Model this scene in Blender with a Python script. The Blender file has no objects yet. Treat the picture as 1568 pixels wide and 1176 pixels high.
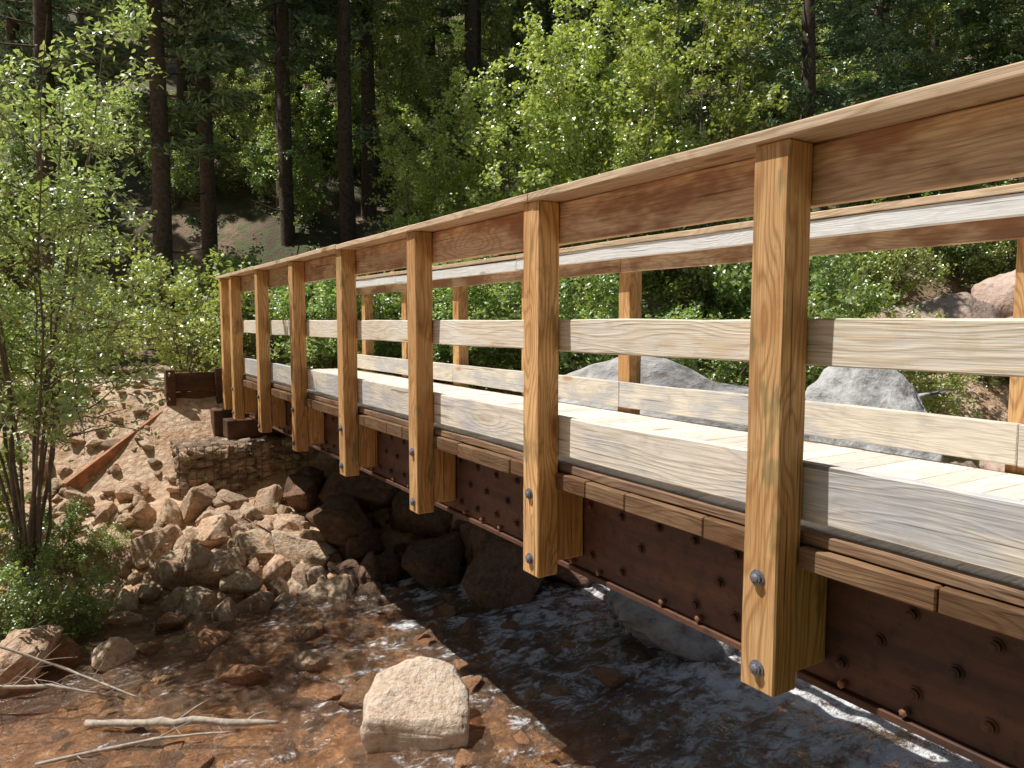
import bpy, bmesh, math, random
import numpy as np
from mathutils import Vector, Matrix, noise, Euler
random.seed(7)
scene=bpy.context.scene
COL=scene.collection

# ---------------------------------------------------------------- node helper
class NT:
    def __init__(s,tree): s.t=tree; s.n=tree.nodes; s.l=tree.links
    def node(s,typ,ins=None,**props):
        nd=s.n.new(typ)
        for k,v in props.items(): setattr(nd,k,v)
        if ins:
            for k,v in ins.items():
                sock=nd.inputs[k]
                if isinstance(v,bpy.types.NodeSocket): s.l.new(v,sock)
                elif v is not None: sock.default_value=v
        return nd
    def math(s,op,a,b=None,c=None,clamp=False):
        nd=s.n.new('ShaderNodeMath'); nd.operation=op; nd.use_clamp=clamp
        for i,v in enumerate((a,b,c)):
            if v is None: continue
            if isinstance(v,bpy.types.NodeSocket): s.l.new(v,nd.inputs[i])
            else: nd.inputs[i].default_value=v
        return nd.outputs[0]
    def mix(s,f,a,b,mode='MIX'):
        nd=s.n.new('ShaderNodeMix'); nd.data_type='RGBA'; nd.blend_type=mode
        for i,v in ((0,f),(6,a),(7,b)):
            if isinstance(v,bpy.types.NodeSocket): s.l.new(v,nd.inputs[i])
            else: nd.inputs[i].default_value=v if i==0 else (tuple(v)+(1,) if len(v)==3 else v)
        return nd.outputs[2]
    def noise(s,vec,scale,detail=4,rough=.55,dist=0):
        return s.node('ShaderNodeTexNoise',{'Vector':vec,'Scale':scale,'Detail':detail,'Roughness':rough,'Distortion':dist}).outputs['Fac']
    def mapr(s,v,a,b,c=0,d=1,interp='LINEAR'):
        nd=s.node('ShaderNodeMapRange',{0:v,1:a,2:b,3:c,4:d}); nd.interpolation_type=interp
        return nd.outputs[0]
def newmat(name):
    m=bpy.data.materials.new(name); m.use_nodes=True
    t=NT(m.node_tree); bs=[n for n in m.node_tree.nodes if n.type=='BSDF_PRINCIPLED'][0]
    out=[n for n in m.node_tree.nodes if n.type=='OUTPUT_MATERIAL'][0]
    return m,t,bs,out

# ---------------------------------------------------------------- materials
def wood(name,axis,light,dark,stain,ring=1.0,stain_amt=.5,rough=.7,knotcol=(.16,.06,.02),green=False,hv=(.80,.36),ringamt=.6):
    m,t,bs,out=newmat(name)
    tc=t.node('ShaderNodeTexCoord').outputs['Object']
    rnd=t.node('ShaderNodeNewGeometry').outputs['Random Per Island']
    off=t.math('MULTIPLY',rnd,43.7)
    comb=t.node('ShaderNodeCombineXYZ',{0:off,1:off,2:off}).outputs[0]
    v=t.node('ShaderNodeVectorMath',{0:tc,1:comb},operation='ADD').outputs[0]
    def sc(al,ac):
        s=[ac,ac,ac]; s[axis]=al
        return t.node('ShaderNodeVectorMath',{0:v,1:tuple(s)},operation='MULTIPLY').outputs[0]
    n1=t.noise(sc(.9,5.5),1.0,2,.45)
    vor=t.node('ShaderNodeTexVoronoi',{'Vector':sc(1.7,6.2),'Scale':.75,'Randomness':1.0}).outputs['Distance']
    knot=t.mapr(vor,0,.45,1,0,'SMOOTHSTEP')
    sep=t.node('ShaderNodeSeparateXYZ',{0:v}).outputs
    ac=[i for i in range(3) if i!=axis]
    lin=t.math('ADD',sep[ac[0]],sep[ac[1]])
    ph=t.math('MULTIPLY',lin,210*ring)
    ph=t.math('ADD',ph,t.math('MULTIPLY',n1,85*ring))
    ph=t.math('ADD',ph,t.math('MULTIPLY',knot,30*ring))
    sn=t.math('SINE',ph)
    rg=t.math('POWER',t.mapr(sn,-.4,1,0,1),1.8)
    fib=t.noise(sc(4,170),1.0,3,.6)
    big=t.noise(sc(1.5,4),1.0,4,.65)
    c=t.mix(t.math('MULTIPLY',rg,ringamt),light,dark)
    c=t.mix(t.mapr(big,.44,.62,0,stain_amt,'SMOOTHSTEP'),c,stain)
    h1=t.math('ADD',t.math('MULTIPLY',rnd,hv[1]),hv[0])
    hc=t.node('ShaderNodeCombineXYZ',{0:h1,1:h1,2:h1}).outputs[0]
    c=t.mix(1.0,c,hc,'MULTIPLY')
    c=t.mix(t.mapr(fib,.35,.60,.42,0),c,tuple(x*.45 for x in dark))
    c=t.mix(t.mapr(vor,.06,.13,.9,0,'SMOOTHSTEP'),c,knotcol)
    c=t.mix(t.mapr(vor,.12,.22,.4,0,'SMOOTHSTEP'),c,dark)
    ck=t.noise(sc(1.1,60),1.0,2,.5)
    c=t.mix(t.mapr(ck,.67,.71,0,.75),c,tuple(x*.25 for x in dark))
    dirt=t.noise(sc(7,11),1.0,4,.7)
    c=t.mix(t.mapr(dirt,.56,.72,0,.30),c,tuple(x*.5 for x in dark))
    if green:
        g=t.noise(sc(2.2,7),1.3,3,.6)
        c=t.mix(t.mapr(g,.58,.66,0,.5,'SMOOTHSTEP'),c,(.15,.17,.07))
    t.l.new(c,bs.inputs['Base Color'])
    bs.inputs['Roughness'].default_value=rough
    bs.inputs['Specular IOR Level'].default_value=.25
    h=t.math('ADD',t.math('MULTIPLY',fib,.8),t.math('MULTIPLY',rg,.35))
    bp=t.node('ShaderNodeBump',{'Height':h,'Strength':.45,'Distance':.004}).outputs[0]
    t.l.new(bp,bs.inputs['Normal'])
    return m
M_post=wood('stained_post_wood',2,(.92,.56,.25),(.46,.19,.06),(.66,.33,.12),.8,.6,.75,green=True,hv=(.88,.2))
M_rail=wood('stained_rail_wood',1,(.86,.60,.37),(.54,.28,.13),(.34,.13,.06),1.0,.8,.75,ringamt=.45)
M_mid=wood('pale_rail_wood',1,(.99,.89,.72),(.84,.62,.38),(.95,.91,.83),.8,.6,.75,hv=(.92,.12),knotcol=(.42,.17,.06))
M_curb=wood('weathered_curb_wood',1,(.93,.84,.70),(.66,.55,.42),(.60,.60,.61),.8,.9,.8,hv=(.85,.2),ringamt=.4,knotcol=(.4,.2,.1))
M_fascia=wood('bleached_fascia_wood',1,(.98,.97,.94),(.93,.87,.79),(.96,.95,.93),1.0,.4,hv=(.95,.08))
M_cap=wood('cap_wood',1,(.92,.71,.48),(.64,.39,.21),(.80,.58,.39),.8,.5,.8)
M_deck=wood('deck_wood',0,(.90,.84,.73),(.74,.63,.48),(.80,.76,.69),1.0,.6)
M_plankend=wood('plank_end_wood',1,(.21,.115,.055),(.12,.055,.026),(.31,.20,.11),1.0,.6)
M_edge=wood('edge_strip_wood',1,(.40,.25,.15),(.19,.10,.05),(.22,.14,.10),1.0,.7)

def girder_mat():
    m,t,bs,out=newmat('weathered_girder')
    tc=t.node('ShaderNodeTexCoord').outputs['Object']
    st=t.node('ShaderNodeVectorMath',{0:tc,1:(3,1.0,9)},operation='MULTIPLY').outputs[0]
    n=t.noise(st,1.2,5,.65); n2=t.noise(tc,14,4,.7)
    c=t.mix(t.mapr(n,.35,.7),(.07,.032,.02),(.18,.075,.035))
    c=t.mix(t.mapr(n2,.50,.7,0,.7),c,(.04,.022,.016))
    t.l.new(c,bs.inputs['Base Color'])
    bs.inputs['Roughness'].default_value=.7
    bp=t.node('ShaderNodeBump',{'Height':n2,'Strength':.5,'Distance':.004}).outputs[0]
    t.l.new(bp,bs.inputs['Normal']); return m
M_girder=girder_mat()
def simple(name,col,rough=.6,metal=0,var=.3,scale=20,bump=.2):
    m,t,bs,out=newmat(name)
    tc=t.node('ShaderNodeTexCoord').outputs['Object']
    n=t.noise(tc,scale,4,.6)
    c=t.mix(t.mapr(n,.3,.7),tuple(x*(1-var) for x in col),tuple(min(1,x*(1+var)) for x in col))
    t.l.new(c,bs.inputs['Base Color']); bs.inputs['Roughness'].default_value=rough; bs.inputs['Metallic'].default_value=metal
    bp=t.node('ShaderNodeBump',{'Height':n,'Strength':bump,'Distance':.01}).outputs[0]
    t.l.new(bp,bs.inputs['Normal']); return m
M_steel=simple('bolt_steel',(.24,.24,.26),.5,.5,.4,60)
M_rustbolt=simple('rust_bolt',(.30,.15,.09),.5,.3)
M_wire=simple('gabion_wire',(.20,.16,.13),.6,.3)
M_bark=simple('bark',(.12,.085,.065),.9,0,.5,14,.8)
M_twig=simple('twig_bark',(.20,.15,.11),.9,0,.4,14,.4)
M_deadwood=simple('bleached_deadwood',(.46,.38,.30),.85,0,.4,22,.6)
M_redlog=simple('rusty_plate',(.42,.17,.075),.7,0,.45,9,.4)

def rock_mat(name,a,b,d,spots=(.12,.08,.05),wet=0,vr=(.66,.5)):
    m,t,bs,out=newmat(name)
    tc=t.node('ShaderNodeTexCoord').outputs['Object']
    r=t.node('ShaderNodeObjectInfo').outputs['Random']
    o=t.math('MULTIPLY',r,31.0)
    v=t.node('ShaderNodeVectorMath',{0:tc,1:t.node('ShaderNodeCombineXYZ',{0:o,1:o,2:o}).outputs[0]},operation='ADD').outputs[0]
    n=t.noise(v,1.6,2,.62,.4); n2=t.noise(v,7,5,.7)
    c=t.mix(t.mapr(n,.36,.62),a,b)
    c=t.mix(t.mapr(n2,.46,.64,0,.8),c,d)
    c=t.mix(t.mapr(n2,.44,.34,0,.6),c,spots)
    vv=t.math('ADD',t.math('MULTIPLY',r,vr[1]),vr[0])
    r2=t.math('FRACT',t.math('MULTIPLY',r,7.13))
    gb_=t.math('MULTIPLY',vv,t.math('ADD',t.math('MULTIPLY',r2,.14),.90))
    c=t.mix(1,c,t.node('ShaderNodeCombineXYZ',{0:vv,1:gb_,2:gb_}).outputs[0],'MULTIPLY')
    t.l.new(c,bs.inputs['Base Color']); bs.inputs['Roughness'].default_value=.3 if wet else .85
    bp=t.node('ShaderNodeBump',{'Height':n2,'Strength':.8,'Distance':.07}).outputs[0]
    t.l.new(bp,bs.inputs['Normal']); return m
M_tan=rock_mat('tan_rock',(.84,.63,.42),(.64,.39,.22),(.88,.74,.56))
M_big=rock_mat('pale_creek_rock',(.88,.77,.58),(.76,.60,.42),(.92,.84,.68),(.45,.30,.19),vr=(.95,.05))
M_red=rock_mat('red_wet_rock',(.56,.28,.13),(.36,.18,.09),(.64,.41,.24),wet=1)
M_dark=rock_mat('shaded_bank_rock',(.26,.15,.09),(.17,.09,.05),(.34,.22,.15))  # darker copy of the tan rock; under-bridge shade is put into its colour
M_grey=rock_mat('grey_boulder_rock',(.50,.48,.46),(.28,.27,.26),(.64,.62,.58),vr=(.9,.1))
M_pink=rock_mat('pinkish_boulder_rock',(.64,.50,.40),(.50,.36,.27),(.70,.59,.49))

def ground_mat():
    m,t,bs,out=newmat('hillside_ground')
    geo=t.node('ShaderNodeNewGeometry')
    p=geo.outputs['Position']; sp=t.node('ShaderNodeSeparateXYZ',{0:p}).outputs; z=sp[2]
    n=t.noise(p,.45,2,.6); n2=t.noise(p,3.5,4,.65); n3=t.noise(p,24,3,.75)
    vo=t.node('ShaderNodeTexVoronoi',{'Vector':p,'Scale':13.0})
    c=t.mix(t.mapr(n,.4,.62),(.11,.08,.045),(.38,.25,.17))
    c=t.mix(t.mapr(n2,.45,.6,0,.75),c,(.10,.14,.04))
    g=t.mix(t.mapr(n2,.4,.62),(.80,.60,.42),(.60,.37,.22))
    g=t.mix(t.mapr(vo.outputs['Distance'],.4,.7,0,.4),g,(.34,.20,.12))
    far=t.mapr(sp[1],3.0,4.5,0,1)           # gravel on the far bank only
    near=t.mix(t.mapr(n2,.4,.6),(.07,.05,.03),(.06,.08,.025))  # unseen near bank, coloured dark to cut bounced light
    c=t.mix(t.math('MULTIPLY',t.mapr(z,-1.0,-.55,1,0),far),c,g)
    c=t.mix(t.math('SUBTRACT',1.0,far),c,near)
    bed=t.mix(t.mapr(n2,.42,.6),(.90,.52,.26),(.66,.34,.16))
    bed=t.mix(t.mapr(vo.outputs['Distance'],.3,.6,0,.5),bed,(.24,.12,.07))
    c=t.mix(t.mapr(z,-2.92,-2.8,1,0),c,bed)
    c=t.mix(t.mapr(n3,.54,.7,0,.45),c,(.08,.05,.035))
    t.l.new(c,bs.inputs['Base Color']); bs.inputs['Roughness'].default_value=.9
    h=t.math('ADD',n3,t.math('MULTIPLY',vo.outputs['Distance'],-.5))
    bp=t.node('ShaderNodeBump',{'Height':h,'Strength':.7,'Distance':.045}).outputs[0]
    t.l.new(bp,bs.inputs['Normal']); return m
M_ground=ground_mat()
def path_mat():
    m,t,bs,out=newmat('gravel_path')
    p=t.node('ShaderNodeNewGeometry').outputs['Position']
    n=t.noise(p,2.5,4,.65); n3=t.noise(p,30,3,.7)
    c=t.mix(t.mapr(n,.35,.65),(.88,.73,.58),(.76,.56,.41))
    c=t.mix(t.mapr(n3,.5,.7,0,.45),c,(.42,.28,.19))
    t.l.new(c,bs.inputs['Base Color']); bs.inputs['Roughness'].default_value=.95
    bp=t.node('ShaderNodeBump',{'Height':n3,'Strength':.7,'Distance':.03}).outputs[0]
    t.l.new(bp,bs.inputs['Normal']); return m
M_path=path_mat()

def water_mat():
    m,t,bs,out=newmat('creek_water')
    p=t.node('ShaderNodeNewGeometry').outputs['Position']
    st=t.node('ShaderNodeVectorMath',{0:p,1:(.75,1.15,1)},operation='MULTIPLY').outputs[0]
    n1=t.noise(st,8,5,.72,.6)
    bp=t.node('ShaderNodeBump',{'Height':n1,'Strength':1.0,'Distance':.10}).outputs[0]
    x=t.node('ShaderNodeSeparateXYZ',{0:p}).outputs[0]
    tr=t.node('ShaderNodeBsdfTransparent',{'Color':(.97,.89,.79,1)}).outputs[0]
    df=t.node('ShaderNodeBsdfDiffuse',{'Color':(.60,.36,.20,1),'Normal':bp}).outputs[0]
    body=t.node('ShaderNodeMixShader',{0:.20,1:tr,2:df}).outputs[0]
    gl=t.node('ShaderNodeBsdfGlossy',{'Color':(1,1,1,1),'Roughness':.2,'Normal':bp}).outputs[0]
    fr=t.node('ShaderNodeFresnel',{'IOR':1.36,'Normal':bp}).outputs[0]
    s=t.node('ShaderNodeMixShader',{0:t.math('MULTIPLY',fr,1.5,clamp=True),1:body,2:gl}).outputs[0]
    fo=t.noise(st,2.9,7,.82,.5)
    fo=t.math('ADD',fo,t.math('MULTIPLY',t.math('SUBTRACT',n1,.5),.6))
    lo=t.mapr(x,1.0,4.6,.615,.43)
    fm=t.mapr(t.math('SUBTRACT',fo,lo),0,.13,0,.92)
    foam=t.node('ShaderNodeBsdfDiffuse',{'Color':(.92,.92,.92,1),'Normal':bp}).outputs[0]
    s2=t.node('ShaderNodeMixShader',{0:fm,1:s,2:foam}).outputs[0]
    t.l.new(s2,out.inputs['Surface']); return m
M_water=water_mat()

def leaf_mat(name,a,b,trans=.35,gloss=.4,spec=.09,ov=(.75,.5)):
    m,t,bs,out=newmat(name); t.n.remove(bs)
    r=t.node('ShaderNodeNewGeometry').outputs['Random Per Island']
    oi=t.node('ShaderNodeObjectInfo').outputs['Random']
    c=t.mix(r,a,b)
    vv=t.math('ADD',t.math('MULTIPLY',oi,ov[1]),ov[0])
    c=t.mix(1,c,t.node('ShaderNodeCombineXYZ',{0:vv,1:vv,2:t.math('MULTIPLY',vv,vv)}).outputs[0],'MULTIPLY')
    s=t.node('ShaderNodeBsdfDiffuse',{'Color':c}).outputs[0]
    if trans:
        tl=t.node('ShaderNodeBsdfTranslucent',{'Color':t.mix(1,c,(1.35,1.25,.5),'MULTIPLY')}).outputs[0]
        s=t.node('ShaderNodeMixShader',{0:trans,1:s,2:tl}).outputs[0]
    if spec:
        g=t.node('ShaderNodeBsdfGlossy',{'Roughness':gloss,'Color':(1,1,1,1)}).outputs[0]
        s=t.node('ShaderNodeMixShader',{0:spec,1:s,2:g}).outputs[0]
    t.l.new(s,out.inputs['Surface']); return m
M_aspen=leaf_mat('aspen_leaves',(.30,.43,.09),(.58,.66,.25),.44,.36,.15)
M_willow=leaf_mat('willow_leaves',(.34,.50,.20),(.55,.67,.35),.42,.38,.14)
M_shrub=leaf_mat('shrub_leaves',(.18,.32,.08),(.42,.54,.17),.40,.40,.11,(.6,.8))
M_needle=leaf_mat('pine_needles',(.11,.19,.09),(.28,.38,.17),0,.5,.07,(.6,.8))

# ---------------------------------------------------------------- mesh helpers
def link(ob,parent=None):
    COL.objects.link(ob)
    if parent: ob.parent=parent
    return ob
def empty(name,loc=(0,0,0)):
    e=bpy.data.objects.new(name,None); e.location=loc; e.empty_display_size=.2
    COL.objects.link(e); return e
def mesh_np(name,verts,groups,mats,smooth=None):
    me=bpy.data.meshes.new(name)
    me.vertices.add(len(verts)); me.vertices.foreach_set('co',np.asarray(verts,dtype=np.float32).ravel())
    idx=np.concatenate([g[0].ravel() for g in groups]).astype(np.int32)
    tot=np.concatenate([np.full(len(g[0]),g[0].shape[1]) for g in groups]).astype(np.int32)
    st=np.concatenate([[0],np.cumsum(tot)[:-1]]).astype(np.int32)
    me.loops.add(len(idx)); me.loops.foreach_set('vertex_index',idx)
    me.polygons.add(len(tot)); me.polygons.foreach_set('loop_start',st)
    me.polygons.foreach_set('material_index',np.concatenate([np.full(len(g[0]),g[1]) for g in groups]).astype(np.int32))
    me.polygons.foreach_set('use_smooth',np.concatenate([np.full(len(g[0]),g[2]) for g in groups]).astype(bool))
    me.update(calc_edges=True); me.validate()
    for m in mats: me.materials.append(m)
    return me
class Tubes:
    def __init__(s,n=5): s.v=[]; s.f=[]; s.n=n
    def add(s,pts,rads):
        n=s.n; base=len(s.v)
        for i,p in enumerate(pts):
            p=np.array(p,float)
            d=np.array(pts[min(i+1,len(pts)-1)],float)-np.array(pts[max(i-1,0)],float)
            d/= (np.linalg.norm(d)+1e-9)
            a=np.cross(d,(0,0,1)) if abs(d[2])<.9 else np.cross(d,(1,0,0))
            a/=np.linalg.norm(a)+1e-9; b=np.cross(d,a)
            for k in range(n):
                an=2*math.pi*k/n
                s.v.append(p+(a*math.cos(an)+b*math.sin(an))*rads[i])
        for i in range(len(pts)-1):
            for k in range(n):
                s.f.append((base+i*n+k,base+i*n+(k+1)%n,base+(i+1)*n+(k+1)%n,base+(i+1)*n+k))
def leaves(rng,C,size,up=.5,L=(1,.56),shape=6,dirs=None):
    N=len(C)
    nrm=rng.normal(size=(N,3)); nrm[:,2]=np.abs(nrm[:,2])+up; nrm/=np.linalg.norm(nrm,axis=1)[:,None]
    a=rng.normal(size=(N,3)) if dirs is None else dirs+rng.normal(size=(N,3))*.35
    a-= (a*nrm).sum(1)[:,None]*nrm; a/=np.linalg.norm(a,axis=1)[:,None]+1e-9
    b=np.cross(nrm,a)
    sz=size*rng.uniform(.65,1.25,size=(N,1))
    if shape==6: pr=[(-.5,0),(-.18,.5),(.2,.42),(.5,0),(.2,-.42),(-.18,-.5)]
    else: pr=[(-.5,0),(0,.5),(.5,0),(0,-.5)]
    V=np.stack([C+a*sz*u*L[0]+b*sz*w*L[1]+nrm*sz*abs(w)*.22 for u,w in pr],axis=1)
    k=len(pr)
    return V.reshape(-1,3),np.arange(N*k).reshape(N,k)
def decid(name,seed,H,R,stems,nleaf,lsize,mat,low=.25,r0=.03,shape=6,lean=.55,branches=11,spread=.05,up=.5,L=(1,.56)):
    rng=np.random.default_rng(seed); T=Tubes(5); seg=[]
    for s in range(stems):
        az=2*math.pi*(s+rng.uniform(-.4,.4))/stems; off=R*lean*math.sqrt(rng.uniform(.1,1)) ; Hs=H*rng.uniform(.7,1)
        w=rng.normal(size=(9,3))*.035*H*.35; w[0]=0; w=np.cumsum(w,0)*.5; w[:,2]=0
        pts=[]
        for i in range(9):
            t=i/8
            pts.append(np.array([math.cos(az)*off*t**1.25+ .04*math.cos(az),math.sin(az)*off*t**1.25+.04*math.sin(az),Hs*t])+w[i])
        rr=r0*rng.uniform(.7,1.1)
        T.add(pts,[rr*(1-.85*i/8) for i in range(9)])
        for b in range(branches):
            t0=rng.uniform(low,.98); f=t0*8; i0=min(int(f),7); p=pts[i0]*(1-(f-i0))+pts[i0+1]*(f-i0)
            a2=az+rng.normal()*1.3; Lb=R*rng.uniform(.3,.75)*(1.1-.62*t0)
            el=rng.uniform(.15,1.0)
            d=np.array([math.cos(a2)*math.cos(el),math.sin(a2)*math.cos(el),math.sin(el)])
            bp=[p]; 
            for k in range(4):
                d=d+rng.normal(size=3)*.18; d[2]-=.04; d/=np.linalg.norm(d); bp.append(bp[-1]+d*Lb/4)
            rb=rr*(1-.8*t0)*.55+.003
            T.add(bp,[rb*(1-.75*k/4) for k in range(5)])
            seg.append((bp[3],bp[4])); seg.append((bp[2],bp[3]))
            for q in range(5):
                k=rng.integers(1,5); pp=bp[k]; dd=d+rng.normal(size=3)*.75; dd[2]+=.15; dd/=np.linalg.norm(dd)
                Lt=Lb*rng.uniform(.2,.5)+.06; mid=pp+dd*Lt*.5; en=mid+(dd+rng.normal(size=3)*.3)*Lt*.5
                T.add([pp,mid,en],[rb*.4+.001,rb*.28+.001,.0012]); seg.append((pp,mid)); seg.append((mid,en)); seg.append((mid,en))
        seg.append((pts[7],pts[8]))
    S0=np.array([s[0] for s in seg]); S1=np.array([s[1] for s in seg])
    wt=rng.uniform(.15,1,size=len(seg))**2; wt/=wt.sum()
    k=rng.choice(len(seg),size=nleaf,p=wt); tt=rng.uniform(0,1.05,size=(nleaf,1))
    C=S0[k]*(1-tt)+S1[k]*tt+rng.normal(size=(nleaf,3))*spread
    LV,LF=leaves(rng,C,lsize,up,L,shape)
    TV=np.array(T.v); TF=np.array(T.f)
    return mesh_np(name,np.concatenate([TV,LV]),[(TF,0,True),(LF+len(TV),1,False)],[M_twig,mat])
def conifer(name,seed,H=18,R=2.4,start=.2):
    rng=np.random.default_rng(seed); T=Tubes(8)
    w=np.cumsum(rng.normal(size=(10,3))*.05,0); w[:,2]=0; w[0]=0
    tp=[np.array([0,0,H*i/9-.3 if i==0 else H*i/9])+w[i] for i in range(10)]
    T.add(tp,[.20*(1-.93*i/9)+.008 for i in range(10)])
    T.n=4; Cs=[];Ds=[]
    z=H*.05
    while z<H*.985:
        t=z/H; f=t*9; i0=min(int(f),8); p=tp[i0]*(1-(f-i0))+tp[i0+1]*(f-i0)
        live=t>start
        nb=rng.integers(3,6) if live else rng.integers(0,2)
        u=(t-start)/(1-start) if live else 0
        for b in range(nb):
            az=rng.uniform(0,2*math.pi)
            Lb=(R*(1-u)**.75*min(1,.45+u*4)*rng.uniform(.6,1.1)+.15) if live else R*rng.uniform(.2,.5)
            el=rng.uniform(-.35,.15)+.5*u
            d=np.array([math.cos(az)*math.cos(el),math.sin(az)*math.cos(el),math.sin(el)])
            q=[p]
            for k in range(3): d=d+np.array([0,0,.07])+rng.normal(size=3)*.07; d/=np.linalg.norm(d); q.append(q[-1]+d*Lb/3)
            T.add(q,[.022*(1-u*.6),.016*(1-u*.6),.01,.004])
            if live or rng.uniform()<.15:
                n=int(34*Lb/1.0)+10
                tt=rng.uniform(.22,1.03,size=n)**.8; f3=np.clip(tt*3,0,2.999); ii=f3.astype(int); fr=(tt*3-ii)[:,None]
                Q=np.array(q); C=Q[ii]*(1-fr)+Q[ii+1]*fr
                side=np.cross(d,(0,0,1)); wv=.30*Lb*(1.1-tt)
                s=rng.uniform(-1,1,size=n)
                C=C+side[None]*(s*wv)[:,None]+rng.normal(size=(n,3))*np.array([.04,.04,.05])
                Cs.append(C); Ds.append(np.tile(d,(n,1))+side[None]*(np.sign(s)*.9)[:,None])
        z+=rng.uniform(.22,.45)
    C=np.concatenate(Cs);D=np.concatenate(Ds)
    C=np.repeat(C,2,0)+rng.normal(size=(len(C)*2,3))*.03; D=np.repeat(D,2,0)+rng.normal(size=(len(D)*2,3))*.3
    LV,LF=leaves(rng,C,.20,.4,(1,.30),4,D)
    TV=np.array(T.v);TF=np.array(T.f)
    return mesh_np(name,np.concatenate([TV,LV]),[(TF,0,True),(LF+len(TV),1,False)],[M_bark,M_needle])

def rock_mesh(name,seed,n=15,disp=.05,mat=None,sub=3,box=0,pts=None,sd=.16):
    rng=np.random.default_rng(seed); bm=bmesh.new()
    if pts:
        for p in pts: bm.verts.new(p)
    else:
      for i in range(n):
        v=rng.normal(size=3); v/=np.linalg.norm(v); 
        if box: v=np.sign(v)*np.abs(v)**(1-box); v/=max(abs(v)); v*=rng.uniform(.82,1.0)
        else: v*=rng.uniform(.85,1.1)
        bm.verts.new(v)
    r=bmesh.ops.convex_hull(bm,input=bm.verts)
    bmesh.ops.delete(bm,geom=[v for v in bm.verts if not v.link_faces],context='VERTS')
    bmesh.ops.dissolve_limit(bm,angle_limit=.12,verts=bm.verts,edges=bm.edges)
    bmesh.ops.bevel(bm,geom=list(bm.edges),offset=.07,segments=2,profile=.6,affect='EDGES')
    bmesh.ops.triangulate(bm,faces=bm.faces)
    bmesh.ops.subdivide_edges(bm,edges=[e for e in bm.edges if e.calc_length()>sd],cuts=sub,use_grid_fill=True)
    bmesh.ops.triangulate(bm,faces=bm.faces)
    bm.normal_update()
    o=Vector((seed*3.1,seed*1.7,0))
    for v in bm.verts:
        d=noise.fractal(v.co*1.8+o,1.0,2.0,5)*disp*1.6+ noise.fractal(v.co*6+o,1.0,2.0,3)*disp*.6
        v.co+=v.normal*d
    for f in bm.faces: f.smooth=True
    me=bpy.data.meshes.new(name); bm.to_mesh(me); bm.free()
    if mat: me.materials.append(mat)
    return me

def boxes(name,items,mat,parent,bev=.004,jit=0,seed=1):
    rng=random.Random(seed); big=bmesh.new()
    for it in items:
        x0,x1,y0,y1,z0,z1=it
        dims=(x1-x0,y1-y0,z1-z0); ax=max(range(3),key=lambda i:dims[i])
        bm=bmesh.new(); bmesh.ops.create_cube(bm,size=1)
        for v in bm.verts: v.co=Vector(((x0+x1)/2+v.co.x*dims[0],(y0+y1)/2+v.co.y*dims[1],(z0+z1)/2+v.co.z*dims[2]))
        if bev: bmesh.ops.bevel(bm,geom=list(bm.edges),offset=bev,segments=1,affect='EDGES')
        if jit and dims[ax]>.6:
            L=dims[ax]; n=int(L/.12)
            ed=[e for e in bm.edges if e.calc_length()>L*.8]
            bmesh.ops.subdivide_edges(bm,edges=ed,cuts=n,use_grid_fill=True)
            o=rng.uniform(0,100)
            for v in bm.verts:
                q=Vector((v.co[ax]*1.6+o, v.co[(ax+1)%3]*9, v.co[(ax+2)%3]*9))
                nn=noise.noise_vector(q)*jit+noise.noise_vector(q*6)*jit*.35
                nn[ax]=0
                v.co+=nn
        vm={}
        for v in bm.verts: vm[v]=big.verts.new(v.co)
        for f in bm.faces: big.faces.new([vm[v] for v in f.verts])
        bm.free()
    me=bpy.data.meshes.new(name); big.normal_update(); big.to_mesh(me); big.free(); me.materials.append(mat)
    return link(bpy.data.objects.new(name,me),parent)

def bolts(name,pts,mat,parent,r=.022,h=.012,nx=-1,washer=True):
    bm=bmesh.new()
    for p in pts:
        rot=Matrix.Rotation(math.radians(90),4,'Y')
        if washer:
            bmesh.ops.create_cone(bm,cap_ends=True,segments=18,radius1=r*1.35,radius2=r*1.35,depth=.004,matrix=Matrix.Translation((p[0]+nx*.002,p[1],p[2]))@rot)
        a=random.random()
        bmesh.ops.create_cone(bm,cap_ends=True,segments=6 if not washer else 14,radius1=r,radius2=r*.9,depth=h,
            matrix=Matrix.Translation((p[0]+nx*(.004+h/2),p[1],p[2]))@rot@Matrix.Rotation(a,4,'Z'))
        bmesh.ops.create_uvsphere(bm,u_segments=10,v_segments=6,radius=r*.8,matrix=Matrix.Translation((p[0]+nx*(.003+h),p[1],p[2]))@Matrix.Diagonal((.5,1,1,1)))
    me=bpy.data.meshes.new(name); bm.to_mesh(me); bm.free(); me.materials.append(mat)
    return link(bpy.data.objects.new(name,me),parent)

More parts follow.
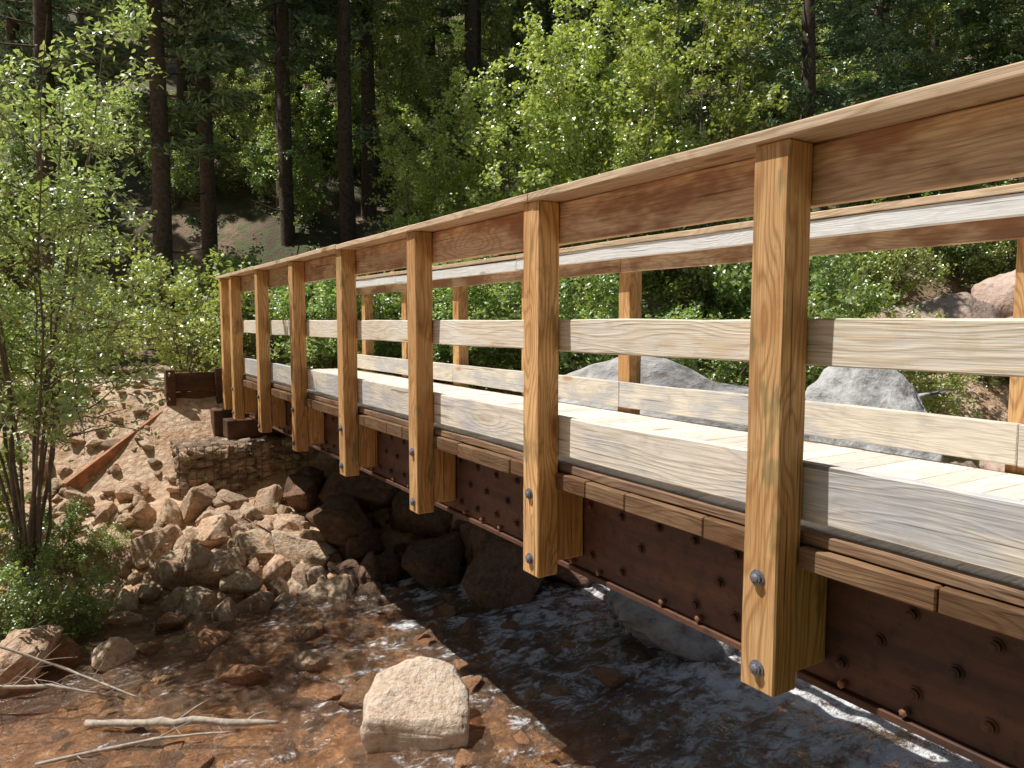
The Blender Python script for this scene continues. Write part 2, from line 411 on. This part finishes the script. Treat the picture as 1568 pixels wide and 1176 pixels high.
# ---------------------------------------------------------------- terrain
def sst(a,b,x):
    t=min(1,max(0,(x-a)/(b-a))); return t*t*(3-2*t)
def lerp_tab(tab,x):
    if x<=tab[0][0]: return tab[0][1]
    for (a,va),(b,vb) in zip(tab,tab[1:]):
        if x<=b: return va+(vb-va)*(x-a)/(b-a)
    return tab[-1][1]
def yb(x):
    if x>2: return max(8-.45*(x-2),-2)
    if x<1.3: return 8+min(.5*(1.3-x),2.5)
    return 8
def yn(x):
    return 1.6-.35*(x-2) if x>2 else 1.6
BANK=[(-.5,-3.08),(0,-2.97),(1.9,-2.22),(2.5,-1.7),(3.3,-.98),(6,-.85)]
NEAR=[(-.3,-3.08),(.3,-2.9),(2.2,-1.68),(6,-1.5),(30,1)]
def ground_z(x,y,detail=True):
    e=y-yb(x); z=lerp_tab(BANK,e)
    g=yn(x)-y; s=.529*x+.8486*y
    if g>-.3 and e<-.3:
        z=max(z,lerp_tab(NEAR,g))
        z+=.7*min(60,max(0,-s-5))*sst(0,4,g)  # unseen slope behind the camera, added to shut out sky light
    if s>13.5 and e>0: z+=.62*(min(s,130)-13.5)*sst(13.5,19,s)
    if detail:
        p=Vector((x*.5,y*.5,0)); amp=.12 if e<0 else .12+.25*sst(2,12,e)
        if 1<x<5 and 10<y<13: amp=.03
        z+=noise.fractal(p,1,2,4)*amp+noise.noise(Vector((x*3,y*3,5)))*.045
    return z
def axis_grid(lo,hi,flo,fhi,fine):
    a=list(np.arange(flo,fhi,fine)); st=fine; x=flo; L=[]
    while x>lo: st*=1.12; x-=st; L.append(x)
    x=a[-1]; Rr=[]; st=fine
    while x<hi: st*=1.12; x+=st; Rr.append(x)
    return np.array(L[::-1]+a+Rr)
xs=axis_grid(-140,160,-3,12,.12); ys=axis_grid(-120,170,1,15,.12)
nx_,ny_=len(xs),len(ys)
V=np.array([(x,y,ground_z(x,y)) for y in ys for x in xs])
ii,jj=np.meshgrid(np.arange(nx_-1),np.arange(ny_-1)); b=(jj*nx_+ii).ravel()
F=np.stack([b,b+1,b+nx_+1,b+nx_],1)
link(bpy.data.objects.new('ground',mesh_np('ground',V,[(F,0,True)],[M_ground])))

# water
xs=np.concatenate([np.arange(-14,-3,.5),np.arange(-3,8,.07),np.arange(8,30,.4)]); ys=np.concatenate([np.arange(-8,1,.4),np.arange(1,9.2,.07),np.arange(9.2,12,.4)])
def wz(x,y):
    base=-2.92+.045*max(0,x-3)
    q=Vector((x*1.1,y*2.2,0)); r=noise.fractal(q*1.5,1,2,4)*.045+noise.noise(q*5)*.015
    return base+r*(1+.5*sst(3,6,x))
V=np.array([(x,y,wz(x,y)) for y in ys for x in xs]); nx_,ny_=len(xs),len(ys)
ii,jj=np.meshgrid(np.arange(nx_-1),np.arange(ny_-1)); b=(jj*nx_+ii).ravel()
link(bpy.data.objects.new('creek_water',mesh_np('creek_water',V,[(np.stack([b,b+1,b+nx_+1,b+nx_],1),0,True)],[M_water])))

# path
pv=[];pf=[]
cl=[(2.96,10.9),(2.9,11.6),(2.5,12.3),(1.7,12.8),(.6,13.0),(-.8,12.9),(-2.6,13.2),(-5,14)]
fine=[]
for k in range(len(cl)-1):
    for t in np.linspace(0,1,9)[:-1]:
        fine.append((cl[k][0]*(1-t)+cl[k+1][0]*t,cl[k][1]*(1-t)+cl[k+1][1]*t))
for i,(x,y) in enumerate(fine):
    a=fine[max(0,i-1)]; c=fine[min(len(fine)-1,i+1)]; d=Vector((c[0]-a[0],c[1]-a[1])).normalized(); n=Vector((-d.y,d.x))
    for j in range(13):
        w=(j/12-.5)*1.9*(1+.12*noise.noise(Vector((i*.3,j>6,0)))); px,py=x+n.x*w,y+n.y*w
        pv.append((px,py,ground_z(px,py)+.03-.05*abs(j/6-1)**3))
for i in range(len(fine)-1):
    for j in range(12):
        a=i*13+j; pf.append((a,a+13,a+14,a+1))
link(bpy.data.objects.new('dirt_path',mesh_np('dirt_path',np.array(pv),[(np.array(pf),0,True)],[M_path])))

# ---------------------------------------------------------------- bridge
BR=empty('wooden_footbridge')
PW=.139; SP=1.406; XD=2.122
PY=[1.63+SP*i for i in range(-2,7)]
mx=lambda x:5.915-x
def mir(b): return (mx(b[1]),mx(b[0]))+tuple(b[2:])
Y0=-2.6; Y1=10.85
posts=[(2.0,XD,y-PW/2,y+PW/2,-1.26+random.uniform(-.008,.008),.576) for y in PY]+[(2.0,XD,10.62,10.76,-1.2,.576)]
boxes('posts_near',posts,M_post,BR,.006,.003,1)
boxes('posts_far',[mir(p) for p in posts],M_post,BR,.006,.003,2)
blocks=[(XD+.003,2.285,y-PW/2+.004,y+PW/2-.004,-1.20,-.83) for y in PY]
boxes('spacer_blocks',blocks+[mir(p) for p in blocks],M_post,BR,.006)
def runs(x0,x1,z0,z1,off=0):
    ed=[Y0]+[PY[i] for i in ((1,3,5,7) if off==0 else (2,4,6))]+[Y1]; r=[]
    for a,c in zip(ed,ed[1:]):
        j=random.uniform(-.004,.004)
        r.append((x0,x1,a+.002,c-.002,z0+j,z1+j))
    return r
a0=XD+.003; a1=a0+.04; a2=a1+.003; a3=a2+.056
caps=runs(1.978,a3+.01,.580,.618); boxes('cap_rails',caps+[mir(p) for p in caps],M_cap,BR,.004,.005,3)
up=runs(a0,a1,.378,.574,1); boxes('upper_rails',up+[mir(p) for p in up],M_rail,BR,.004,.005,4)
fa=runs(a2,a3,.475,.572,0); boxes('upper_inner_fascia',fa+[mir(p) for p in fa],M_fascia,BR,.004,.003,5)
mi=runs(a0,a1,-.142,.014,0); boxes('mid_rails',mi+[mir(p) for p in mi],M_mid,BR,.005,.006,6)
cu=runs(a0,a1,-.662,-.466,1); boxes('curb_boards',cu+[mir(p) for p in cu],M_curb,BR,.005,.005,7)
pl=[];y=Y0; r=random.Random(3)
while y<Y1-.05:
    w=.142; pl.append((2.175,mx(2.175),y,y+w-.004,-.737,-.70+r.uniform(-.001,.002))); y+=w
boxes('deck_boards',pl,M_deck,BR,.003)
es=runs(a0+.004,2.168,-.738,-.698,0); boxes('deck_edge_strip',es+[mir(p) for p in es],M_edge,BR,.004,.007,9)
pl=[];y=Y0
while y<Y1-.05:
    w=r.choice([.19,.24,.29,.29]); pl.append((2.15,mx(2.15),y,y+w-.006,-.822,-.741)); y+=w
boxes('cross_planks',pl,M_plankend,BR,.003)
le=[]
for a,c in zip(PY,PY[1:]):
    y=a+PW/2+.004; e=c-PW/2-.004
    while y<e-.02:
        w=min(r.choice([.34,.46,.28]),e-y); j=r.uniform(-.006,.006)
        le.append((2.10+j,2.149,y,y+w-.003,-.828+r.uniform(-.005,.004),-.745+r.uniform(-.006,.003))); y+=w
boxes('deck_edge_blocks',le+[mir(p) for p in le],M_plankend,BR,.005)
gi=[(2.29,2.34,Y0,10.8,-1.27,-.826),(2.268,2.36,Y0,10.8,-1.30,-1.272)]
boxes('girders',gi+[mir(p) for p in gi]+[(2.93,2.985,Y0,10.8,-1.27,-.826)],M_girder,BR,.003)
boxes('cross_beams',[(2.342,5.915-2.342,y-.05,y+.05,-1.22,-1.0) for y in PY],M_girder,BR,.003)
bl=[]
y=Y0+.1
while y<10.7:
    for zz,o in ((-.93,0),(-1.06,.11),(-1.19,0)):
        if min(abs(y+o-p) for p in PY)>.10 and r.random()>.08: bl.append((2.29,y+o+r.uniform(-.015,.015),zz+r.uniform(-.012,.012)))
    y+=.235
bolts('girder_bolts',bl,M_girder,BR,.018,.016)
bl=[]; y=Y0
while y<10.7:
    bl.append((2.29,y,-1.248)); y+=r.choice([.22,.3,.45])
bolts('girder_flange_bolts',bl,M_rustbolt,BR,.014,.022,washer=False)
bolts('post_bolts',[(2.0,y+.004+r.uniform(-.008,.008),zz+r.uniform(-.012,.012)) for y in PY for zz in (-.862,-1.185)],M_steel,BR,.021,.012)
AB=empty('timber_abutment')
boxes('wing_wall_boards',[(1.33,2.12,11.2,11.27,-1.52+.272*i,-1.255+.272*i) for i in range(3)]+[mir((1.33,2.12,11.2,11.27,-1.52+.272*i,-1.255+.272*i)) for i in range(3)],M_girder,AB,.005)
boxes('back_wall',[(2.13,3.785,10.92,10.99,-1.5,-.86)],M_girder,AB,.005)
boxes('sill_beam',[(1.95,4.0,10.25,10.55,-1.545,-1.305),(1.85,4.1,10.62,10.86,-1.54,-1.2)],M_girder,AB,.008)
boxes('wing_post',[(1.33,1.45,11.09,11.198,-1.6,-.66),(1.98,2.1,11.09,11.198,-1.6,-.66)],M_girder,AB,.006)
bolts('wing_bolts',[(1.325,11.14,-1.0),(1.325,11.14,-1.35)],M_rustbolt,AB,.015,.012)
pb=boxes('rusty_edge_plate',[(-.83,.83,-.03,.03,-.085,.085)],M_redlog,AB,.004,.004,4)
A_=Vector((1.36,11.12,-1.24)); B_=Vector((.15,10.5,-2.02))
pb.location=(A_+B_)/2; pb.rotation_euler=(B_-A_).to_track_quat('X','Z').to_euler()

# ---------------------------------------------------------------- rocks
tanR=[rock_mesh('tan_rock_%d'%i,i+1,random.Random(i).randint(12,20),.055,M_tan,2,.35 if i%4==0 else 0) for i in range(9)]
def recol(lst,mat):
    o=[]
    for q in lst:
        m=q.copy(); m.materials.clear(); m.materials.append(mat); o.append(m)
    return o
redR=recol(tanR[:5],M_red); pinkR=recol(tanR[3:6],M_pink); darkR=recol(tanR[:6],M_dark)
def put(me,name,loc,scale,rot,parent=None):
    o=bpy.data.objects.new(name,me); o.location=loc; o.scale=scale; o.rotation_euler=rot; return link(o,parent)
rr=random.Random(11)
R3=lambda: (rr.uniform(0,6.28),rr.uniform(0,6.28),rr.uniform(0,6.28))
RP=empty('rock_pile')
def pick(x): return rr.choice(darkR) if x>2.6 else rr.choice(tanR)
for k in range(470):
    x=rr.uniform(-.2,5.2); y=rr.uniform(yb(x)-.5,9.6)
    s=rr.choice([.05,.07,.1,.13,.17,.22])*rr.uniform(.8,1.25)
    if x<.9: y=rr.uniform(yb(x)-.4,yb(x)+2.2); s*=.75
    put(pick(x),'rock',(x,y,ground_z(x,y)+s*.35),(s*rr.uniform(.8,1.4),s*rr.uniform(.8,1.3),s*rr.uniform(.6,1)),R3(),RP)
for (x,y,s) in [(1.55,9.0,.24),(1.95,8.6,.30),(2.35,8.8,.24),(1.85,9.2,.26),(2.3,8.3,.40),(1.5,8.4,.25),(2.9,8.5,.45),(3.4,9.0,.45),(3.9,8.2,.5),(2.7,9.2,.3),(1.2,8.9,.20),(4.2,7.2,.5),(4.0,6.6,.4),(4.9,6.9,.6),(3.6,7.5,.35)]:
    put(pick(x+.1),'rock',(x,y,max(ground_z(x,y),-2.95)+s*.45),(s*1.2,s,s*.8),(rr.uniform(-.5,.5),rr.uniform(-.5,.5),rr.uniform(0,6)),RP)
for k in range(120):
    x=rr.uniform(-.6,1.3); y=rr.uniform(9.9,12.4); s=rr.uniform(.02,.10)
    put(rr.choice(tanR),'rock',(x,y,ground_z(x,y)+s*.3),(s*1.4,s,s*.6),(rr.uniform(-.3,.3),rr.uniform(-.3,.3),rr.uniform(0,6)),RP)
CR=empty('creek_stones')
for k in range(600):
    x=rr.uniform(-2.5,7.5); y=rr.uniform(yn(x)-.2,yb(x)+.2)
    s=rr.choice([.04,.06,.08,.11,.15])*rr.uniform(.8,1.3)
    put(rr.choice(redR),'stone',(x,y,-3.0+s*rr.uniform(-.2,.5)),(s*1.3,s,s*.65),(rr.uniform(-.4,.4),rr.uniform(-.4,.4),rr.uniform(0,6)),CR)
bp_=[(-.9,-.75,-.7),(.85,-.8,-.7),(.95,.7,-.7),(-.8,.8,-.7),(-.98,-.7,0),(.9,-.86,-.1),(1.05,.55,.05),(-.2,1.0,.1),(-1.0,.5,.1),
     (-.93,-.62,.34),(.72,-.78,.16),(.98,-.1,.30),(.72,.62,.62),(.1,.82,.74),(-.72,.55,.58)]
big=rock_mesh('creek_rock',27,11,.030,M_big,5,0,bp_,.12)
put(big,'creek_rock',(2.12,4.70,-2.79),(.38,.37,.38),(.05,.0,-.40))
gb=[rock_mesh('grey_boulder_%d'%i,40+i,14,.06,M_grey,4) for i in range(3)]
put(gb[0],'grey_boulder',(6.6,6.65,-1.75),(2.6,1.5,1.55),(0,.05,-.5))
put(gb[1],'grey_boulder',(5.3,4.95,-2.70),(1.25,.9,.62),(.05,.1,.3))
put(gb[2],'grey_boulder',(7.95,5.2,-1.6),(1.15,1.0,1.12),(0,.1,1))
put(gb[1],'grey_boulder',(6.3,11.3,-.55),(1.0,.9,.75),(.2,0,2))
lb=recol([gb[2]],M_tan)[0]
put(lb,'streamside_rock',(-.35,7.15,-2.8),(.45,.36,.26),(.1,-.2,.4))
put(tanR[2],'streamside_rock',(.35,7.0,-2.85),(.22,.18,.16),(.1,.2,1))
put(tanR[4],'streamside_rock',(1.75,6.05,-2.87),(.17,.12,.10),(.1,.2,2))
BO=[(13.6,7.2,.8),(14.6,6.4,.7),(15.6,7.4,.9),(14.6,8.6,.7),(16.5,7.6,1.0),(12.6,4.8,.7),(11.0,4.6,.6),(10.2,5.0,.55),(9.9,4.2,.5),(14.0,6.0,.45),(13.0,7.9,.4),(15.2,8.0,.5),(10.7,5.4,.3)]
for (x,y,s) in BO:
    put(rr.choice(pinkR),'hillside_boulder',(x,y,ground_z(x,y)+s*.75),(s*1.2,s,s*.95),(rr.uniform(-.5,.5),rr.uniform(-.5,.5),rr.uniform(0,6)))
GB=empty('gabion_basket')
gx0,gx1,gy0,gy1,gz0,gz1=1.3,4.6,9.9,10.9,-2.28,-1.56
boxes('stone_core',[(gx0+.1,gx1-.1,gy0+.1,gy1-.1,gz0,gz1-.1)],simple('gabion_core',(.36,.25,.17)),GB,.01)
for k in range(680):
    f=rr.random(); s=rr.uniform(.055,.10)
    if f<.5: p=(rr.uniform(gx0+.06,gx1-.06),gy0+.07,rr.uniform(gz0,gz1-.05))
    elif f<.65: p=(gx0+.07,rr.uniform(gy0+.06,gy1-.06),rr.uniform(gz0,gz1-.05))
    else: p=(rr.uniform(gx0+.06,gx1-.06),rr.uniform(gy0+.06,gy1-.06),gz1-.06)
    put(rr.choice(tanR),'fill_stone',p,(s*1.3,s*.9,s*.75),(rr.uniform(-.3,.3),rr.uniform(-.3,.3),rr.uniform(-.5,.5)),GB)
T=Tubes(4)
for i in range(int((gx1-gx0)/.1)+1):
    x=gx0+i*.1; T.add([(x,gy0,gz0),(x,gy0,gz1)],[.005]*2); T.add([(x,gy0,gz1),(x,gy1,gz1)],[.003]*2)
for i in range(8):
    z=gz0+i*(gz1-gz0)/7; T.add([(gx0,gy0,z),(gx1,gy0,z)],[.005]*2); T.add([(gx0,gy0,z),(gx0,gy1,z)],[.005]*2)
for i in range(11):
    y=gy0+i*.1; T.add([(gx0,y,gz0),(gx0,y,gz1)],[.005]*2); T.add([(gx0,y,gz1),(gx1,y,gz1)],[.003]*2)
link(bpy.data.objects.new('wire_mesh',mesh_np('wire_mesh',np.array(T.v),[(np.array(T.f),0,False)],[M_wire])),GB)
def log(name,pts,rads,mat,tw=0,seed=0):
    T=Tubes(9); rg=np.random.default_rng(seed)
    P=[];Rr=[]
    for (a,c),(ra,rb) in zip(zip(pts,pts[1:]),zip(rads,rads[1:])):
        for t in np.linspace(0,1,7)[:-1]:
            P.append(np.array(a)*(1-t)+np.array(c)*t+rg.normal(size=3)*ra*.22); Rr.append((ra*(1-t)+rb*t)*rg.uniform(.85,1.15))
    P.append(np.array(pts[-1]));Rr.append(rads[-1]*.6)
    P=[P[0]]+P;Rr=[.001]+Rr; P.append(P[-1]);Rr.append(.001)
    T.add(P,Rr)
    for k in range(tw):
        i=rg.integers(2,len(P)-2); d=rg.normal(size=3); d[2]=abs(d[2])*.35; d/=np.linalg.norm(d); L=rg.uniform(.12,.4)
        T.add([P[i],P[i]+d*L*.5,P[i]+d*L+rg.normal(size=3)*.05],[Rr[i]*.35,Rr[i]*.22,.0015])
    return link(bpy.data.objects.new(name,mesh_np(name,np.array(T.v),[(np.array(T.f),0,True)],[mat])))
log('fallen_branch',[(.1,5.95,-2.88),(.65,5.6,-2.86),(1.28,5.22,-2.87)],[.024,.03,.02],M_deadwood,2,1)
log('fallen_branch',[(-.6,6.6,-2.7),(-.1,6.4,-2.74),(.3,6.3,-2.88)],[.014,.014,.007],M_deadwood,9,2)
log('fallen_branch',[(-.5,6.9,-2.5),(0,6.7,-2.75),(.5,6.1,-2.88)],[.012,.011,.006],M_deadwood,8,5)
log('fallen_branch',[(-.2,5.6,-2.9),(.5,5.45,-2.86),(1.0,5.3,-2.89)],[.012,.012,.006],M_deadwood,5,7)

# ---------------------------------------------------------------- vegetation
willow=decid('willow_tree',5,6.0,1.65,13,19000,.055,M_willow,.28,.022,6,.8,14,.05,L=(1.25,.5))
put(willow,'willow_tree',(-.25,8.4,-2.6),(1,1,1),(0,0,.6))
asp=[decid('aspen_tree_mesh%d'%i,20+i,6.6,2.1,5,12500,.082,M_aspen,.22,.035,6,.6,19,.055) for i in range(3)]
sh=[decid('shrub_mesh%d'%i,30+i,2.0,1.25,9,4600,.07,M_shrub if i else M_aspen,.1,.014,6,.8,7,.05) for i in range(4)]
con=[conifer('conifer_mesh%d'%i,50+i,H,Rr_,st) for i,(H,Rr_,st) in enumerate([(19,2.5,.22),(16,2.2,.12),(21,2.8,.3),(9,1.8,.04)])]
k=0
for (x,y,s,rz) in [(6.0,12.6,.76,0),(7.4,11.6,.98,1),(8.6,10.4,1.12,2.2),(9.9,9.8,1.16,4),(9.4,11.8,1.2,3),(7.0,13.8,.85,2.9)]:
    put(asp[k%3],'aspen_tree',(x,y,ground_z(x,y,False)-.1),(s,s,s),(0,0,rz)); k+=1
for (x,y,s,kk) in [(1.75,12.3,1.1,0),(.9,14.6,1.1,2),(3.0,14.0,.9,0),(-.6,7.9,.6,3),(.0,9.2,.42,1),(-1.0,9.8,.9,2),(-.25,7.6,.45,1),(.1,8.1,.42,2),(5.2,9.6,.55,1),(6.4,8.8,.5,2),(4.6,11.2,.6,3),(9.4,5.6,.4,0),(10.6,4.2,.45,0),(11.6,5.3,.5,3),(8.9,4.2,.3,0),(-.2,12.0,.5,0),(0.4,14.2,.7,1),(.45,9.3,.22,0),(14.2,7.2,.4,0),(13.2,6.2,.4,3),
     (-2.2,-.8,.8,1),(-1.2,-2.4,.9,2),(.4,-2.8,.9,3),(1.0,-1.9,.6,1),(-3.2,.6,.8,2),(-2.4,-3.4,1.1,3),(1.2,-4.4,1.2,1),(-4.2,-1.4,1.1,2),(3.0,-4.6,1.2,3),(-.4,-4.4,1.2,2)]:  # this row: unseen shrubs behind the camera, added to cut ground bounce
    put(sh[kk],'shrub',(x,y,ground_z(x,y,False)-.05),(s,s,s),(0,0,x*7))
UG=empty('hillside_undergrowth')
rg=random.Random(5)
for k in range(260):
    s=11+rg.random()**1.3*28; l=rg.uniform(-.85,.85)*s
    x=.529*s+.8486*l; y=.8486*s-.529*l
    e=y-yb(x)
    if e<1.2 or (x<3.5 and y<14.5): continue
    if min(math.hypot(x-bx,y-by) for bx,by,_ in BO)<1.3: continue
    if l/s<-.1 and rg.random()<.3: continue
    sc_=rg.uniform(.5,1.2)
    put(sh[rg.randrange(4)],'bush',(x,y,ground_z(x,y,False)-.1),(sc_,sc_,sc_*rg.uniform(.8,1.2)),(0,0,rg.uniform(0,6)),UG)
HA=empty('hillside_aspens')
for k in range(32):
    s=rg.uniform(18,34); l=rg.uniform(-.35,.7)*s
    x=.529*s+.8486*l; y=.8486*s-.529*l
    sc_=rg.uniform(.5,.95)
    put(asp[k%3],'aspen',(x,y,ground_z(x,y,False)-.1),(sc_,)*3,(0,0,rg.uniform(0,6)),HA)
for (x,y,kk,s) in [(1.95,15.8,0,1.0),(3.0,17.2,2,.9),(6.3,17.6,2,1.0),(7.2,18.6,0,1.0),(0.2,17.5,0,1.1),(5.2,19.4,0,.9)]:
    put(con[kk],'pine_tree',(x,y,ground_z(x,y,False)-.2),(s,s,s),(0,0,x*3))
CF=empty('conifer_forest')
for k in range(140):
    s=18+rg.random()**1.1*40; l=rg.uniform(-.85,.95)*s
    if s<23 and -.05<l/s<.38: continue
    if l<0 and rg.random()<.25: continue
    x=.529*s+.8486*l; y=.8486*s-.529*l
    if y<yb(x)+3: continue
    kk=rg.choice([0,2,1,0]) if l<0 else rg.choice([3,3,1,3,1]); sc_=rg.uniform(.75,1.15)
    put(con[kk],'conifer',(x,y,ground_z(x,y,False)-.3),(sc_,)*3,(0,0,rg.uniform(0,6)),CF)
for k in range(70):  # unseen trees behind the camera, added to block sky light
    s=-rg.uniform(6,20); l=rg.uniform(-24,26)
    x=.529*s+.8486*l; y=.8486*s-.529*l
    if yn(x)-y<3: continue
    sc_=rg.uniform(.9,1.2)
    put(con[rg.choice([0,1,1,3])],'conifer',(x,y,ground_z(x,y,False)-.3),(sc_,)*3,(0,0,rg.uniform(0,6)),CF)

# ---------------------------------------------------------------- light
td=Vector((1,-.78,-2.5)).normalized()
L=bpy.data.lights.new('sun','SUN'); L.energy=5; L.angle=math.radians(.5); L.color=(1,.975,.93)
so=link(bpy.data.objects.new('sun',L)); so.rotation_euler=td.to_track_quat('-Z','Y').to_euler(); so.location=(-10,5,30)
w=bpy.data.worlds.new('World'); scene.world=w; w.use_nodes=True
nt=w.node_tree; bg=nt.nodes['Background']; sky=nt.nodes.new('ShaderNodeTexSky'); sky.sky_type='NISHITA'; sky.sun_disc=False
sky.sun_elevation=math.asin(-td.z); sky.sun_rotation=math.atan2(-td.x,-td.y)
nt.links.new(sky.outputs[0],bg.inputs[0]); bg.inputs[1].default_value=.06
cam=bpy.data.cameras.new('camera'); cam.sensor_fit='HORIZONTAL'; cam.sensor_width=36; cam.lens=26.06; cam.clip_end=600; cam.clip_start=.05
co=link(bpy.data.objects.new('camera',cam)); co.location=(0,0,0); co.rotation_euler=(math.radians(90-4.8),0,math.radians(-31.94))
scene.camera=co
scene.view_settings.view_transform='Standard'; scene.view_settings.look='None'; scene.view_settings.exposure=0
